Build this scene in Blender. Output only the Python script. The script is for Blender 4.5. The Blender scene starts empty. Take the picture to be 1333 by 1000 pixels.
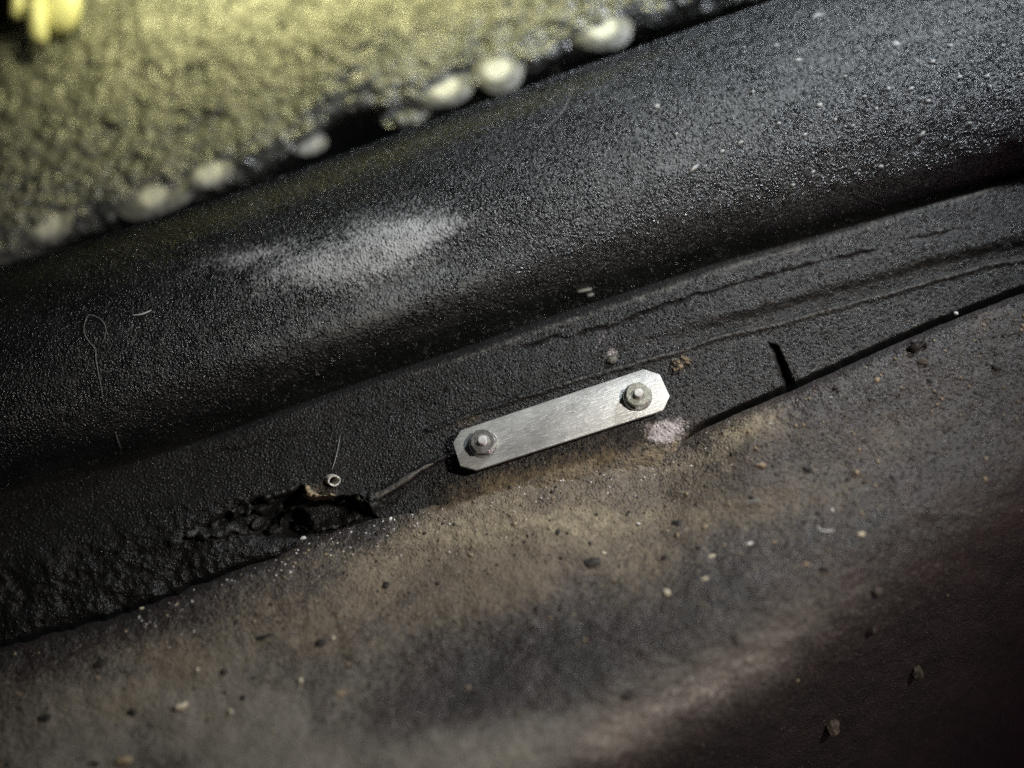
import bpy, bmesh, math, random
import numpy as np
from mathutils import Vector, Matrix

random.seed(7)
sc = bpy.context.scene
COL = sc.collection

# ---------------------------------------------------------------- camera
W, H = 1333.0, 1000.0
FOV = math.radians(50.0)
F = W / 2 / math.tan(FOV / 2)           # focal length in photograph pixels
CX, CY = W / 2, H / 2
D0 = 0.42                                # camera to plate, metres
PITCH, ROLL = math.radians(45), math.radians(16)
zw = np.array([-math.sin(ROLL) * math.cos(PITCH), math.cos(ROLL) * math.cos(PITCH), math.sin(PITCH)])
xw = np.array([math.cos(ROLL), math.sin(ROLL), 0.0])
yw = np.cross(zw, xw)
R = np.array([xw, yw, zw])               # camera -> world; the sill runs along world X
CAMPOS = -R @ np.array([0.02, -0.015, -D0]) + np.array([0, 0, 0.10])

cam_d = bpy.data.cameras.new('camera')
cam = bpy.data.objects.new('camera', cam_d)
COL.objects.link(cam)
M4 = Matrix.Identity(4)
for i in range(3):
    for j in range(3):
        M4[i][j] = R[i][j]
    M4[i][3] = CAMPOS[i]
cam.matrix_world = M4
cam_d.sensor_width = 36.0
cam_d.lens = 18.0 / math.tan(FOV / 2)
cam_d.clip_start = 0.005
cam_d.clip_end = 20
cam_d.dof.use_dof = True
cam_d.dof.focus_distance = D0 + 0.002
cam_d.dof.aperture_fstop = 2.0
sc.camera = cam
sc.cycles.use_denoising = False
sc.cycles.sample_clamp_direct = 10.0
sc.cycles.sample_clamp_indirect = 2.0


def c2w(v):
    return Vector(R @ np.array(v) + CAMPOS)


# ---------------------------------------------------------------- light
sc.view_settings.view_transform = 'Standard'
sc.view_settings.look = 'None'
sc.view_settings.gamma = 1
sc.view_settings.exposure = 0.0
sc.view_settings.use_curve_mapping = False
world = bpy.data.worlds.new('World')
sc.world = world
world.use_nodes = True
world.node_tree.nodes['Background'].inputs[0].default_value = (0.8, 0.9, 1.0, 1)
world.node_tree.nodes['Background'].inputs[1].default_value = 0.010


def lamp(name, kind, pos, target, energy, color, **kw):
    d = bpy.data.lights.new(name, kind)
    d.energy = energy
    d.color = color
    for k, v in kw.items():
        setattr(d, k, v)
    o = bpy.data.objects.new(name, d)
    COL.objects.link(o)
    p, t = c2w(pos), c2w(target)
    o.location = p
    o.rotation_euler = (t - p).to_track_quat('-Z', 'Y').to_euler()
    return o


# hand torch to the right of the camera
lamp('torch', 'SPOT', (0.30, 0.16, 0.03), (0.0, -0.055, -0.41), 10.8, (1.0, 0.95, 0.87),
     shadow_soft_size=0.012, spot_size=math.radians(54), spot_blend=1.0)
# cool workshop lamp above the sill
lamp('shop_lamp', 'SPOT', (0.33, 0.50, -0.28), (0.13, 0.15, -0.44), 18.0, (0.86, 0.93, 1.0),
     shadow_soft_size=0.02, spot_size=math.radians(43), spot_blend=1.0)
# yellow work lamp above the far panel
lamp('work_lamp', 'AREA', (0.0, 0.31, -0.50), (0.0, 0.300, -0.60), 1.45, (1.0, 0.95, 0.44),
     shape='RECTANGLE', size=0.42, size_y=0.03)

# faint reddish glow from the right, low down
lamp('red_glow', 'AREA', (0.50, -0.30, -0.12), (0.12, -0.12, -0.40), 0.26, (1.0, 0.50, 0.66),
     shape='DISK', size=0.10)

# ---------------------------------------------------------------- helpers
def interp(tab):
    xs = np.array([a for a, _ in tab], float)
    ys = np.array([b for _, b in tab], float)

    def f(x):
        x = np.asarray(x, float)
        y = np.interp(x, xs, ys)
        s0 = (ys[1] - ys[0]) / (xs[1] - xs[0])
        s1 = (ys[-1] - ys[-2]) / (xs[-1] - xs[-2])
        y = np.where(x < xs[0], ys[0] + (x - xs[0]) * s0, y)
        return np.where(x > xs[-1], ys[-1] + (x - xs[-1]) * s1, y)
    # soften the corners a little
    def g(x):
        x = np.asarray(x, float)
        return (f(x - 22) + 2 * f(x - 9) + 2 * f(x) + 2 * f(x + 9) + f(x + 22)) / 8
    return g


_G = {}


def vnoise(x, y, seed):
    if seed not in _G:
        _G[seed] = np.random.RandomState(seed).rand(256, 256)
    G = _G[seed]
    xi = np.floor(x).astype(int)
    yi = np.floor(y).astype(int)
    fx = x - xi
    fy = y - yi
    fx = fx * fx * (3 - 2 * fx)
    fy = fy * fy * (3 - 2 * fy)
    a = G[yi & 255, xi & 255]
    b = G[yi & 255, (xi + 1) & 255]
    c = G[(yi + 1) & 255, xi & 255]
    d = G[(yi + 1) & 255, (xi + 1) & 255]
    return (a * (1 - fx) + b * fx) * (1 - fy) + (c * (1 - fx) + d * fx) * fy


def fbm(px, py, scale, seed, octv=4, sx=1.0, ang=-18.0, gain=0.5):
    """noise in pixel units, stretched by sx along the sill"""
    a = math.radians(ang)
    u = (px * math.cos(a) + py * math.sin(a)) / scale / sx
    v = (-px * math.sin(a) + py * math.cos(a)) / scale
    s, amp, tot = 0, 1.0, 0
    for o in range(octv):
        s = s + amp * vnoise(u * 2 ** o + 17.3 * o, v * 2 ** o + 5.7 * o, seed + o)
        tot += amp
        amp *= gain
    return s / tot                       # 0..1


def sstep(a, b, x):
    t = np.clip((x - a) / (b - a), 0, 1)
    return t * t * (3 - 2 * t)


def gauss(px, py, cx, cy, rx, ry, ang=0.0):
    a = math.radians(ang)
    dx, dy = px - cx, py - cy
    u = dx * math.cos(a) + dy * math.sin(a)
    v = -dx * math.sin(a) + dy * math.cos(a)
    return np.exp(-((u / rx) ** 2 + (v / ry) ** 2))


def line_d(px, py, pts):
    """distance to a polyline, parameter 0..1 along it, signed side (+ below)"""
    best = np.full(px.shape, 1e9)
    par = np.zeros(px.shape)
    side = np.zeros(px.shape)
    n = len(pts) - 1
    for i in range(n):
        (x0, y0), (x1, y1) = pts[i], pts[i + 1]
        dx, dy = x1 - x0, y1 - y0
        L2 = dx * dx + dy * dy
        t = np.clip(((px - x0) * dx + (py - y0) * dy) / L2, 0, 1)
        ex, ey = px - (x0 + t * dx), py - (y0 + t * dy)
        d = np.hypot(ex, ey)
        m = d < best
        best = np.where(m, d, best)
        par = np.where(m, (i + t) / n, par)
        side = np.where(m, np.sign(dx * ey - dy * ex), side)
    return best, par, side


def unproj(px, py, d):
    """photo pixel + depth -> camera space"""
    return np.stack([(px - CX) / F * d, -(py - CY) / F * d, -d], -1)


def U_axis(step, lo=-220, hi=1560):
    a = np.arange(-20, 1354, step)
    left = np.linspace(lo, -20, 26)[:-1]
    right = np.linspace(a[-1], hi, 26)[1:]
    return np.concatenate([left, a, right])


def link(o, parent=None):
    COL.objects.link(o)
    if parent is not None:
        o.parent = parent
    return o


def grid_obj(name, PX, PY, D, mat, masks=None, parent=None):
    nv, nu = PX.shape
    P = unproj(PX, PY, D).reshape(-1, 3) @ R.T + CAMPOS
    idx = np.arange(nv * nu).reshape(nv, nu)
    # rows go from the top of the picture down: this order faces the camera
    q = np.stack([idx[:-1, :-1], idx[1:, :-1], idx[1:, 1:], idx[:-1, 1:]], -1).reshape(-1, 4)
    me = bpy.data.meshes.new(name)
    me.vertices.add(len(P))
    me.vertices.foreach_set('co', P.astype(np.float32).ravel())
    me.loops.add(q.size)
    me.loops.foreach_set('vertex_index', q.astype(np.int32).ravel())
    me.polygons.add(len(q))
    me.polygons.foreach_set('loop_start', np.arange(0, q.size, 4, dtype=np.int32))
    me.polygons.foreach_set('loop_total', np.full(len(q), 4, np.int32))
    me.update(calc_edges=True)
    me.polygons.foreach_set('use_smooth', np.ones(len(q), bool))
    for k, m in (masks or {}).items():
        at = me.attributes.new(k, 'FLOAT', 'POINT')
        at.data.foreach_set('value', np.clip(m, 0, 2).astype(np.float32).ravel())
    me.materials.append(mat)
    return link(bpy.data.objects.new(name, me), parent)


def bm_obj(name, bm, mat, parent=None, smooth=True, auto=None):
    me = bpy.data.meshes.new(name)
    bm.normal_update()
    bm.to_mesh(me)
    bm.free()
    if smooth:
        me.polygons.foreach_set('use_smooth', np.ones(len(me.polygons), bool))
        if auto:
            me.set_sharp_from_angle(angle=math.radians(auto))
    me.materials.append(mat)
    return link(bpy.data.objects.new(name, me), parent)


def tag(o, label=None, cat=None, group=None, kind=None):
    if label: o['label'] = label
    if cat: o['category'] = cat
    if group: o['group'] = group
    if kind: o['kind'] = kind
    return o


# ---------------------------------------------------------------- materials
class NT:
    def __init__(s, name):
        s.m = bpy.data.materials.new(name)
        s.m.use_nodes = True
        s.t = s.m.node_tree
        s.b = s.t.nodes['Principled BSDF']
        s.co = s.n('ShaderNodeTexCoord').outputs['Object']

    def n(s, typ, **kw):
        x = s.t.nodes.new(typ)
        for k, v in kw.items():
            setattr(x, k, v)
        return x

    def put(s, sock, v):
        if isinstance(v, bpy.types.NodeSocket):
            s.t.links.new(v, sock)
        else:
            if hasattr(sock.default_value, '__len__') and not hasattr(v, '__len__'):
                v = (v, v, v, 1)
            if hasattr(v, '__len__') and len(v) == 3 and len(sock.default_value) == 4:
                v = (*v, 1)
            sock.default_value = v

    def math(s, op, a, b=0.0, c=None, clamp=False):
        x = s.n('ShaderNodeMath', operation=op, use_clamp=clamp)
        s.put(x.inputs[0], a)
        s.put(x.inputs[1], b)
        if c is not None: s.put(x.inputs[2], c)
        return x.outputs[0]

    def noise(s, scale, detail=2.0, rough=0.5, vec=None, dist=0.0):
        x = s.n('ShaderNodeTexNoise')
        s.put(x.inputs['Vector'], vec or s.co)
        x.inputs['Scale'].default_value = scale
        x.inputs['Detail'].default_value = detail
        x.inputs['Roughness'].default_value = rough
        x.inputs['Distortion'].default_value = dist
        return x.outputs['Fac']

    def voro(s, scale, feature='F1', out='Distance', rand=1.0):
        x = s.n('ShaderNodeTexVoronoi', feature=feature)
        s.put(x.inputs['Vector'], s.co)
        x.inputs['Scale'].default_value = scale
        x.inputs['Randomness'].default_value = rand
        return x.outputs[out]

    def ramp(s, v, a, b, lo=0.0, hi=1.0):
        x = s.n('ShaderNodeMapRange', interpolation_type='SMOOTHSTEP')
        s.put(x.inputs[0], v)
        x.inputs[1].default_value = a
        x.inputs[2].default_value = b
        x.inputs[3].default_value = lo
        x.inputs[4].default_value = hi
        return x.outputs[0]

    def mix(s, f, a, b):
        x = s.n('ShaderNodeMix', data_type='RGBA')
        s.put(x.inputs[0], f)
        s.put(x.inputs[6], a)
        s.put(x.inputs[7], b)
        return x.outputs[2]

    def mixf(s, f, a, b):
        x = s.n('ShaderNodeMix', data_type='FLOAT')
        s.put(x.inputs[0], f)
        s.put(x.inputs[2], a)
        s.put(x.inputs[3], b)
        return x.outputs[0]

    def attr(s, name):
        return s.n('ShaderNodeAttribute', attribute_name=name).outputs['Fac']

    def bump(s, h, dist, strength=1.0, nrm=None):
        x = s.n('ShaderNodeBump')
        x.inputs['Strength'].default_value = strength
        x.inputs['Distance'].default_value = dist
        s.put(x.inputs['Height'], h)
        if nrm is not None: s.put(x.inputs['Normal'], nrm)
        return x.outputs[0]

    def out(s, col=None, rough=None, metal=None, nrm=None, spec=None):
        for k, v in (('Base Color', col), ('Roughness', rough), ('Metallic', metal), ('Normal', nrm), ('Specular IOR Level', spec)):
            if v is not None: s.put(s.b.inputs[k], v)
        return s.m


def undercoat(name, base, pebble, bdist, rough, dustcol, whitecol, browncol, speck=1.0, base2=None, spec=0.5, gr=2.0):  # gr: how strongly the dust follows the grain
    """sprayed stone-chip coat: pebbled, half glossy, with masks for dust and painted-in light"""
    t = NT(name)
    n1 = t.noise(pebble * 1.55, 2.0, 0.65)
    n0 = t.noise(pebble * 0.28, 2.0, 0.5)
    vd = t.voro(pebble * 1.1, 'F1')
    knob = t.ramp(vd, 0.08, 0.55, 1.0, 0.0)
    vc = t.n('ShaderNodeSeparateColor')
    t.put(vc.inputs[0], t.voro(pebble * 1.1, 'F1', 'Color'))
    knobh = t.math('MULTIPLY', knob, t.ramp(vc.outputs[2], 0.1, 1.0, 0.12, 0.62))
    h = t.math('ADD', t.math('MULTIPLY', n1, 0.75), t.math('ADD', knobh, t.math('MULTIPLY', n0, 0.55)))
    grain = t.noise(pebble * 0.9, 4.0, 0.7)
    blot = t.noise(60, 4.0, 0.6)
    col = t.mix(t.ramp(blot, 0.35, 0.7), base, base2 or base)
    # dust and painted-in sheen lie in patches and sit on the high points of the pebbles
    def cover(a, lo, hi):
        v = t.math('ADD', t.attr(a), t.math('MULTIPLY', t.math('SUBTRACT', grain, 0.5), gr))
        return t.math('MULTIPLY', t.ramp(v, lo, hi), t.ramp(t.attr(a), 0.0, 0.12))
    fb = cover('brown', 0.1, 1.0)
    fd = cover('dust', 0.15, 1.05)
    fw = cover('white', 0.2, 1.0)
    fg = cover('grey', 0.1, 1.0)
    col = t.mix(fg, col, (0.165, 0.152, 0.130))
    col = t.mix(fb, col, browncol)
    dc = t.mix(t.ramp(t.noise(420, 3.0), 0.35, 0.65), dustcol, tuple(c * 0.55 for c in dustcol))
    col = t.mix(fd, col, dc)
    col = t.mix(fw, col, whitecol)
    # single pale grains, doubling as painted-in glints
    pick = t.ramp(vc.outputs[0], 0.93, 0.995, 0.0, 0.8)
    sp = t.math('MULTIPLY', t.ramp(vd, 0.12, 0.30, 1.0, 0.0), pick)
    sp = t.math('MULTIPLY', sp, min(1.0, speck))
    col = t.mix(sp, col, (0.42, 0.41, 0.37))
    alld = t.math('MAXIMUM', t.math('MAXIMUM', fd, fw), t.math('MULTIPLY', t.math('MAXIMUM', fb, fg), 0.6))
    rg = t.mixf(alld, t.ramp(t.noise(230, 2.0), 0.3, 0.7, rough - 0.06, rough + 0.10), 0.9)
    rg = t.math('SUBTRACT', rg, t.math('MULTIPLY', t.math('MULTIPLY', knob, t.ramp(vc.outputs[1], 0.6, 0.9)), 0.16))
    nrm = t.bump(h, bdist, 1.0)
    return t.out(col, rg, 0.0, nrm, spec)


M = {}
M['sill'] = undercoat('black_stone_chip_coat', (0.011, 0.012, 0.012), 720, 0.00125, 0.24,
                      (0.21, 0.22, 0.21), (0.40, 0.41, 0.41), (0.05, 0.045, 0.04), 1.0, (0.020, 0.021, 0.021), 0.7)
M['flange'] = undercoat('black_seam_coat', (0.016, 0.0155, 0.015), 720, 0.0010, 0.30,
                        (0.20, 0.155, 0.10), (0.47, 0.41, 0.40), (0.055, 0.043, 0.038), 0.6, (0.020, 0.019, 0.0185), 0.28)
M['floor'] = undercoat('dusty_floor_coat', (0.023, 0.0205, 0.0195), 820, 0.0008, 0.38,
                       (0.29, 0.240, 0.162), (0.55, 0.48, 0.45), (0.145, 0.115, 0.081), 0.7, (0.036, 0.0270, 0.0262), 0.42, 1.5)


def far_mat():
    t = NT('pebbled_grey_far_panel')
    n1 = t.noise(150, 2.0, 0.55)
    v = t.voro(170, 'F1')
    h = t.math('ADD', n1, t.math('MULTIPLY', v, -0.8))
    blot = t.noise(45, 4.0, 0.6)
    col = t.mix(t.ramp(blot, 0.35, 0.65), (0.15, 0.155, 0.15), (0.27, 0.27, 0.26))
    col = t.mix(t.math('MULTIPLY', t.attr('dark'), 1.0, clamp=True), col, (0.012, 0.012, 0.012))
    return t.out(col, t.ramp(t.noise(300), 0.3, 0.7, 0.18, 0.32), 0, t.bump(h, 0.0065), 0.9)


M['far'] = far_mat()


def plate_mat():
    t = NT('scratched_aluminium')
    mp = t.n('ShaderNodeMapping')
    t.put(mp.inputs[0], t.co)
    mp.inputs['Rotation'].default_value = (0, 0, math.radians(35))
    mp.inputs['Scale'].default_value = (180, 2600, 1000)
    s1 = t.noise(1.0, 3.0, 0.6, mp.outputs[0], 0.3)
    mp2 = t.n('ShaderNodeMapping')
    t.put(mp2.inputs[0], t.co)
    mp2.inputs['Rotation'].default_value = (0, 0, math.radians(-48))
    mp2.inputs['Scale'].default_value = (230, 3000, 1000)
    s2 = t.noise(1.0, 3.0, 0.6, mp2.outputs[0], 0.5)
    blot = t.noise(120, 4.0, 0.6)
    fine = t.noise(900, 3.0, 0.6)
    sc1 = t.math('MULTIPLY', t.ramp(s1, 0.55, 0.62), t.ramp(blot, 0.40, 0.58))
    sc2 = t.math('MULTIPLY', t.ramp(s2, 0.55, 0.62), t.ramp(blot, 0.62, 0.44))
    sc_ = t.math('MAXIMUM', sc1, sc2)
    col = t.mix(t.ramp(t.noise(70, 4.0), 0.3, 0.7), (0.31, 0.31, 0.297), (0.42, 0.42, 0.40))
    col = t.mix(t.math('MULTIPLY', t.ramp(t.noise(190, 4.0, 0.65), 0.55, 0.75), 0.45), col, (0.20, 0.20, 0.19))
    col = t.mix(t.math('MULTIPLY', sc_, 0.75), col, (0.72, 0.72, 0.70))
    pit = t.ramp(t.noise(420, 5.0, 0.7), 0.62, 0.72)
    col = t.mix(t.math('MULTIPLY', pit, 0.5), col, (0.22, 0.22, 0.21))
    rg = t.math('ADD', t.ramp(blot, 0.3, 0.7, 0.38, 0.52), t.math('MULTIPLY', sc_, -0.10))
    h = t.math('ADD', t.math('ADD', s1, s2), t.math('MULTIPLY', fine, 0.6))
    return t.out(col, rg, 0.45, t.bump(h, 0.00009), 0.5)


M['plate'] = plate_mat()


def metal(name, col, rough, met=0.9, bsc=1500, bd=0.00003):
    t = NT(name)
    n = t.noise(bsc, 3.0, 0.6)
    c = t.mix(t.ramp(t.noise(500, 3.0), 0.35, 0.65), col, tuple(x * 0.72 for x in col))
    return t.out(c, t.ramp(n, 0.3, 0.7, rough - 0.06, rough + 0.1), met, t.bump(n, bd))


M['nut'] = metal('zinc_nut', (0.72, 0.71, 0.68), 0.22, 0.86)
M['nut_yellow'] = metal('yellow_zinc_nut', (0.78, 0.78, 0.68), 0.26, 0.72)
M['bolt'] = metal('zinc_bolt', (0.84, 0.82, 0.79), 0.36, 0.45)
M['sleeve'] = metal('pale_rivet_sleeve', (0.58, 0.56, 0.50), 0.5, 0.3, 900, 0.0001)


def lump(name, c1, c2, scale=500, rough=0.85, bd=0.0006):
    t = NT(name)
    n = t.noise(scale, 4.0, 0.65)
    return t.out(t.mix(t.ramp(n, 0.35, 0.65), c1, c2), rough, 0, t.bump(n, bd), 0.4)


M['clod'] = lump('black_dirt', (0.010, 0.009, 0.008), (0.035, 0.030, 0.026), 600, 0.6)
M['brownclod'] = lump('brown_dirt', (0.035, 0.028, 0.022), (0.10, 0.08, 0.06), 600)
M['tanclod'] = lump('tan_dirt', (0.30, 0.235, 0.15), (0.16, 0.12, 0.08), 700)
M['chip'] = lump('cream_grit', (0.55, 0.49, 0.37), (0.40, 0.34, 0.25), 900)
M['whitechip'] = lump('white_grit', (0.70, 0.68, 0.64), (0.5, 0.48, 0.45), 900)
M['rust'] = lump('rusty_crust', (0.30, 0.225, 0.14), (0.06, 0.045, 0.03), 700, 0.85, 0.001)
M['tar'] = lump('torn_black_sealer', (0.012, 0.012, 0.011), (0.026, 0.025, 0.023), 650, 0.30, 0.0009)
M['tanlip'] = lump('exposed_tan_sealer', (0.34, 0.27, 0.16), (0.14, 0.11, 0.07), 800, 0.85)
M['greylip'] = lump('grey_worn_sealer', (0.17, 0.155, 0.13), (0.05, 0.047, 0.042), 700, 0.7)
M['fibre'] = lump('pale_fibre', (0.75, 0.74, 0.70), (0.6, 0.6, 0.57), 900, 0.5, 0.0)
M['greyfibre'] = lump('grey_fibre', (0.30, 0.30, 0.28), (0.2, 0.2, 0.19), 900, 0.6, 0.0)
def weld_mat():
    t = NT('pale_weld_nugget')
    ln = t.n('ShaderNodeVectorMath', operation='LENGTH')
    t.put(ln.inputs[0], t.co)
    f = t.ramp(t.math('ADD', ln.outputs['Value'], t.math('MULTIPLY', t.noise(160, 3.0), 0.003)), 0.0065, 0.0105)
    return t.out(t.mix(f, (0.80, 0.80, 0.76), (0.20, 0.20, 0.195)), 0.5, 0, t.bump(t.noise(200), 0.002), 0.5)


M['weld'] = weld_mat()
M['fleck'] = lump('pale_paint', (0.50, 0.50, 0.47), (0.30, 0.30, 0.28), 900, 0.7)


def plastic():
    t = NT('translucent_natural_plastic')
    t.b.inputs['Subsurface Weight'].default_value = 0.4
    t.b.inputs['Subsurface Radius'].default_value = (0.006, 0.005, 0.003)
    return t.out(t.mix(t.ramp(t.noise(90), 0.3, 0.7), (0.80, 0.78, 0.52), (0.72, 0.70, 0.45)), 0.35, 0, None, 0.5)


M['clip'] = plastic()

# ---------------------------------------------------------------- the sheet metal, in the photograph's outlines
top_y = interp([(0, 350), (120, 311), (319, 247), (400, 217), (500, 180), (550, 161), (737, 94), (900, 37), (1000, 3), (1333, -110)])
ridge_y = interp([(0, 640), (150, 606), (295, 566), (382, 533), (460, 506), (600, 464), (700, 428), (820, 389), (945, 347), (1039, 320), (1103, 301), (1333, 230)])
floor_y = interp([(0, 842), (100, 818), (179, 795), (220, 778), (275, 754), (344, 729), (400, 706), (450, 688), (520, 668), (590, 648), (660, 626), (730, 607),
                  (800, 594), (850, 588), (880, 578), (905, 564), (960, 538), (1033, 508), (1141, 459), (1245, 414), (1333, 381)])

floor_base_y = floor_y


def floor_y(x):
    x = np.asarray(x, float)
    z0_ = np.zeros_like(x)
    k_ = 0.3 + 0.7 * (x < 900)
    return floor_base_y(x) + k_ * ((vnoise(x / 23.0, z0_ + 0.5, 811) - 0.5) * 7 + (vnoise(x / 8.0, z0_ + 3.5, 812) - 0.5) * 4)


NRM = np.array([-0.05, 0.27, 0.96])
NRM = NRM / np.linalg.norm(NRM)


def plane_depth(px, py, off=0.0):
    """depth of the tilted seam plane (through the plate's foot), shifted off metres away along its normal"""
    p0 = unproj(np.array(731.0), np.array(546.0), np.array(D0)) - NRM * off
    ray = unproj(px, py, np.ones_like(np.asarray(px, float)))
    return (p0 @ NRM) / (ray @ NRM)


# ----- flange (the seam strip the plate is bolted to)
CRACK = [(640, 466), (700, 447), (721, 440), (736, 442), (772, 430), (800, 424), (829, 411), (850, 405), (895, 387), (952, 371), (980, 367), (1020, 352),
         (1077, 339), (1103, 335), (1155, 318), (1208, 305), (1260, 296)]
LINE_A = [(760, 470), (833, 444), (927, 417), (1020, 393), (1133, 361), (1208, 339), (1333, 311), (1450, 285)]
LINE_B = [(560, 556), (640, 526), (700, 507), (760, 489), (820, 472), (880, 456), (927, 438), (1020, 417), (1133, 386), (1227, 359), (1283, 343), (1333, 335), (1450, 310)]
SLIT = [(1004, 449), (1010, 455), (1018, 474), (1024, 492), (1028, 506)]
TORN = [(240, 694), (300, 668), (340, 650), (372, 640), (392, 634), (404, 646), (440, 645), (470, 645), (484, 664)]
LIP2 = [(250, 600), (330, 585), (395, 566), (440, 553), (520, 530), (575, 512)]


def wob(px, py, amp, scale, seed):
    return (fbm(px, py, scale, seed, 3) - 0.5) * 2 * amp


def flange_disp(px, py):
    """positive = away from the camera, metres"""
    qx = px + wob(px, py, 4, 14, 301)
    qy = py + wob(px, py, 4, 14, 311)
    h = (fbm(px, py, 60, 21, 4, 2.5) - 0.5) * 0.0022
    # crack along the sealer, its upper lip standing proud
    d, t, s = line_d(qx, qy, CRACK)
    f = np.clip(fbm(px, py, 40, 61, 2) * 2.4 - 0.55, 0, 1) * sstep(0, 0.08, t)
    h += 0.0015 * f * np.exp(-(d / 2.2) ** 2) * sstep(0.0, 0.3, 1.05 - t)
    h += np.where(s < 0, -0.0005, 0.0003) * np.exp(-(d / 9) ** 2) * f
    # shallow channel between the two long lines
    da, ta, sa = line_d(qx, qy, LINE_A)
    db, tb, sb = line_d(px + wob(px, py, 2, 18, 331), py + wob(px, py, 2, 18, 341), LINE_B)
    below_a = sstep(-8, 10, da * sa)
    above_b = sstep(-2.5, 2.5, -db * sb)
    wide = sstep(800, 1000, px)
    band = np.where(px > 760, below_a, np.exp(-(db / 16) ** 2)) * above_b
    h += band * (0.0012 + 0.0026 * wide * np.clip(1 - db / 36, 0, 1))
    h -= 0.0011 * np.exp(-((db - 3) / 4) ** 2) * (sb > 0)
    # slit
    d, t, s = line_d(px + wob(px, py, 3, 10, 371), py, SLIT)
    h += 0.008 * np.exp(-(d / (2.0 + 4.2 * t)) ** 2) * sstep(0.0, 0.25, t + 0.1)
    h -= 0.0014 * gauss(px, py, 1048, 494, 14, 12)
    # lumpy torn coat towards the left
    left = sstep(430, 300, px) * sstep(0, 60, py - (ridge_y(px) + 55))
    h += left * ((fbm(px, py, 34, 71, 5, 1.3) - 0.5) * 0.007 - 0.001)
    h += left * np.abs(fbm(px, py, 18, 81, 3) - 0.5) * 0.004
    # torn opening round the cavity
    cav = np.clip(1.35 * gauss(px, py, 412, 672, 62, 23, -10), 0, 1)
    d, t, s = line_d(px + wob(px, py, 3, 9, 351), py + wob(px, py, 3, 9, 361), TORN)
    inside = sstep(-1.5, 3.0, d * s)
    h += cav * inside * 0.010
    h += 0.010 * sstep(0.3, 0.7, gauss(px, py, 385, 681, 22, 19))
    gash, gt, _ = line_d(px, py, [(392, 636), (372, 655), (352, 676), (344, 690)])
    h += 0.008 * np.exp(-(gash / (4 + 4 * gt)) ** 2)
    h -= 0.0022 * np.exp(-(d / 3.5) ** 2) * sstep(0.05, 0.4, t)
    g2, t2, _ = line_d(px, py, [(268, 690), (300, 672), (335, 655)])
    h += 0.006 * np.exp(-(g2 / 6) ** 2)
    # worn ridge running from the cavity up to the plate
    d, t, s = line_d(px, py, [(484, 655), (505, 640), (530, 624), (552, 608), (575, 597)])
    h -= 0.0032 * np.exp(-(d / (6 - 3 * t)) ** 2)
    d, t, s = line_d(qx, qy, LIP2)
    h += np.where(s < 0, 0.0009, -0.0003) * np.exp(-(d / 6) ** 2)
    h += 0.010 * sstep(0.3, 0.6, gauss(px, py, 433, 625, 8, 8))
    return h


def flange_depth(px, py):
    d = plane_depth(px, py, 0.0035)
    t = (py - ridge_y(px))
    # rolled upper edge
    roll = np.clip(1 - t / 5.0, 0, 4)
    d = d + 0.0011 * roll ** 2
    # foot of the strip leans in where the floor stands off from it
    gap = np.clip(sstep(880, 930, px) + 0.35 * sstep(480, 250, px), 0, 1)
    foot = np.clip((py - (floor_y(px) - 12)) / 12, 0, 5)
    d = d + gap * 0.022 * foot ** 2
    # the strip swings back a little at both ends
    d = d + 0.000000035 * (px - 760) ** 2
    return d


def flange_masks(px, py):
    z = np.zeros(px.shape)
    fy = floor_y(px)
    n = fbm(px, py, 26, 401, 4)
    white = 0.8 * sstep(0.10, 1.0, gauss(px, py, 866, 560, 37, 22, 8) + (fbm(px, py, 17, 411, 4) - 0.5) * 0.8)
    white += 0.55 * gauss(px, py, 797, 462, 9, 12) + 0.35 * gauss(px, py, 782, 440, 8, 16, 25)
    dust = 0.45 * gauss(px, py, 612, 548, 22, 7, -18) + z
    dust += 0.85 * np.exp(-np.clip(fy - py, 0, None) / 20) * (0.4 + 1.2 * n) * sstep(520, 640, px) * sstep(930, 860, px)
    dust += 0.5 * gauss(px, py, 415, 640, 34, 14) * 0.8
    brown = 0.6 * np.exp(-np.clip(fy - py, 0, None) / 50) * sstep(600, 800, px) * sstep(960, 880, px) + 0.22 * sstep(760, 1000, px)
    dust += 0.14 * sstep(800, 1100, px) * n
    grey = 0.40 * np.exp(-((py - ridge_y(px) - 3) / 4.5) ** 2) * sstep(430, 650, px) * (0.3 + 1.2 * n) + 0.10 * sstep(700, 1000, px) * n  # lit edge of the ridge painted in as a paler line, plus thin grey
    d, t, s = line_d(px, py, LINE_B)
    grey += 0.36 * np.exp(-((d - 2) / 3) ** 2) * (s > 0) * sstep(620, 760, px)  # light on the rim of the step, put into the colour
    return dict(white=white, dust=dust, brown=brown, grey=grey)


u = U_axis(1.7)
v = np.linspace(0, 1, 240)
UU, VV = np.meshgrid(u, v)
y0 = ridge_y(UU) - 12
y1 = floor_y(UU) + 45
PX, PY = UU, y0 + (y1 - y0) * VV
FD = flange_depth(PX, PY)
FD[0] += 0.012                            # turns back into the wall
disp = flange_disp(PX, PY)
flange = grid_obj('seam_flange', PX, PY, FD + disp, M['flange'], flange_masks(PX, PY))
tag(flange, 'black coated seam strip the aluminium plate is bolted to', kind='structure')


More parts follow.
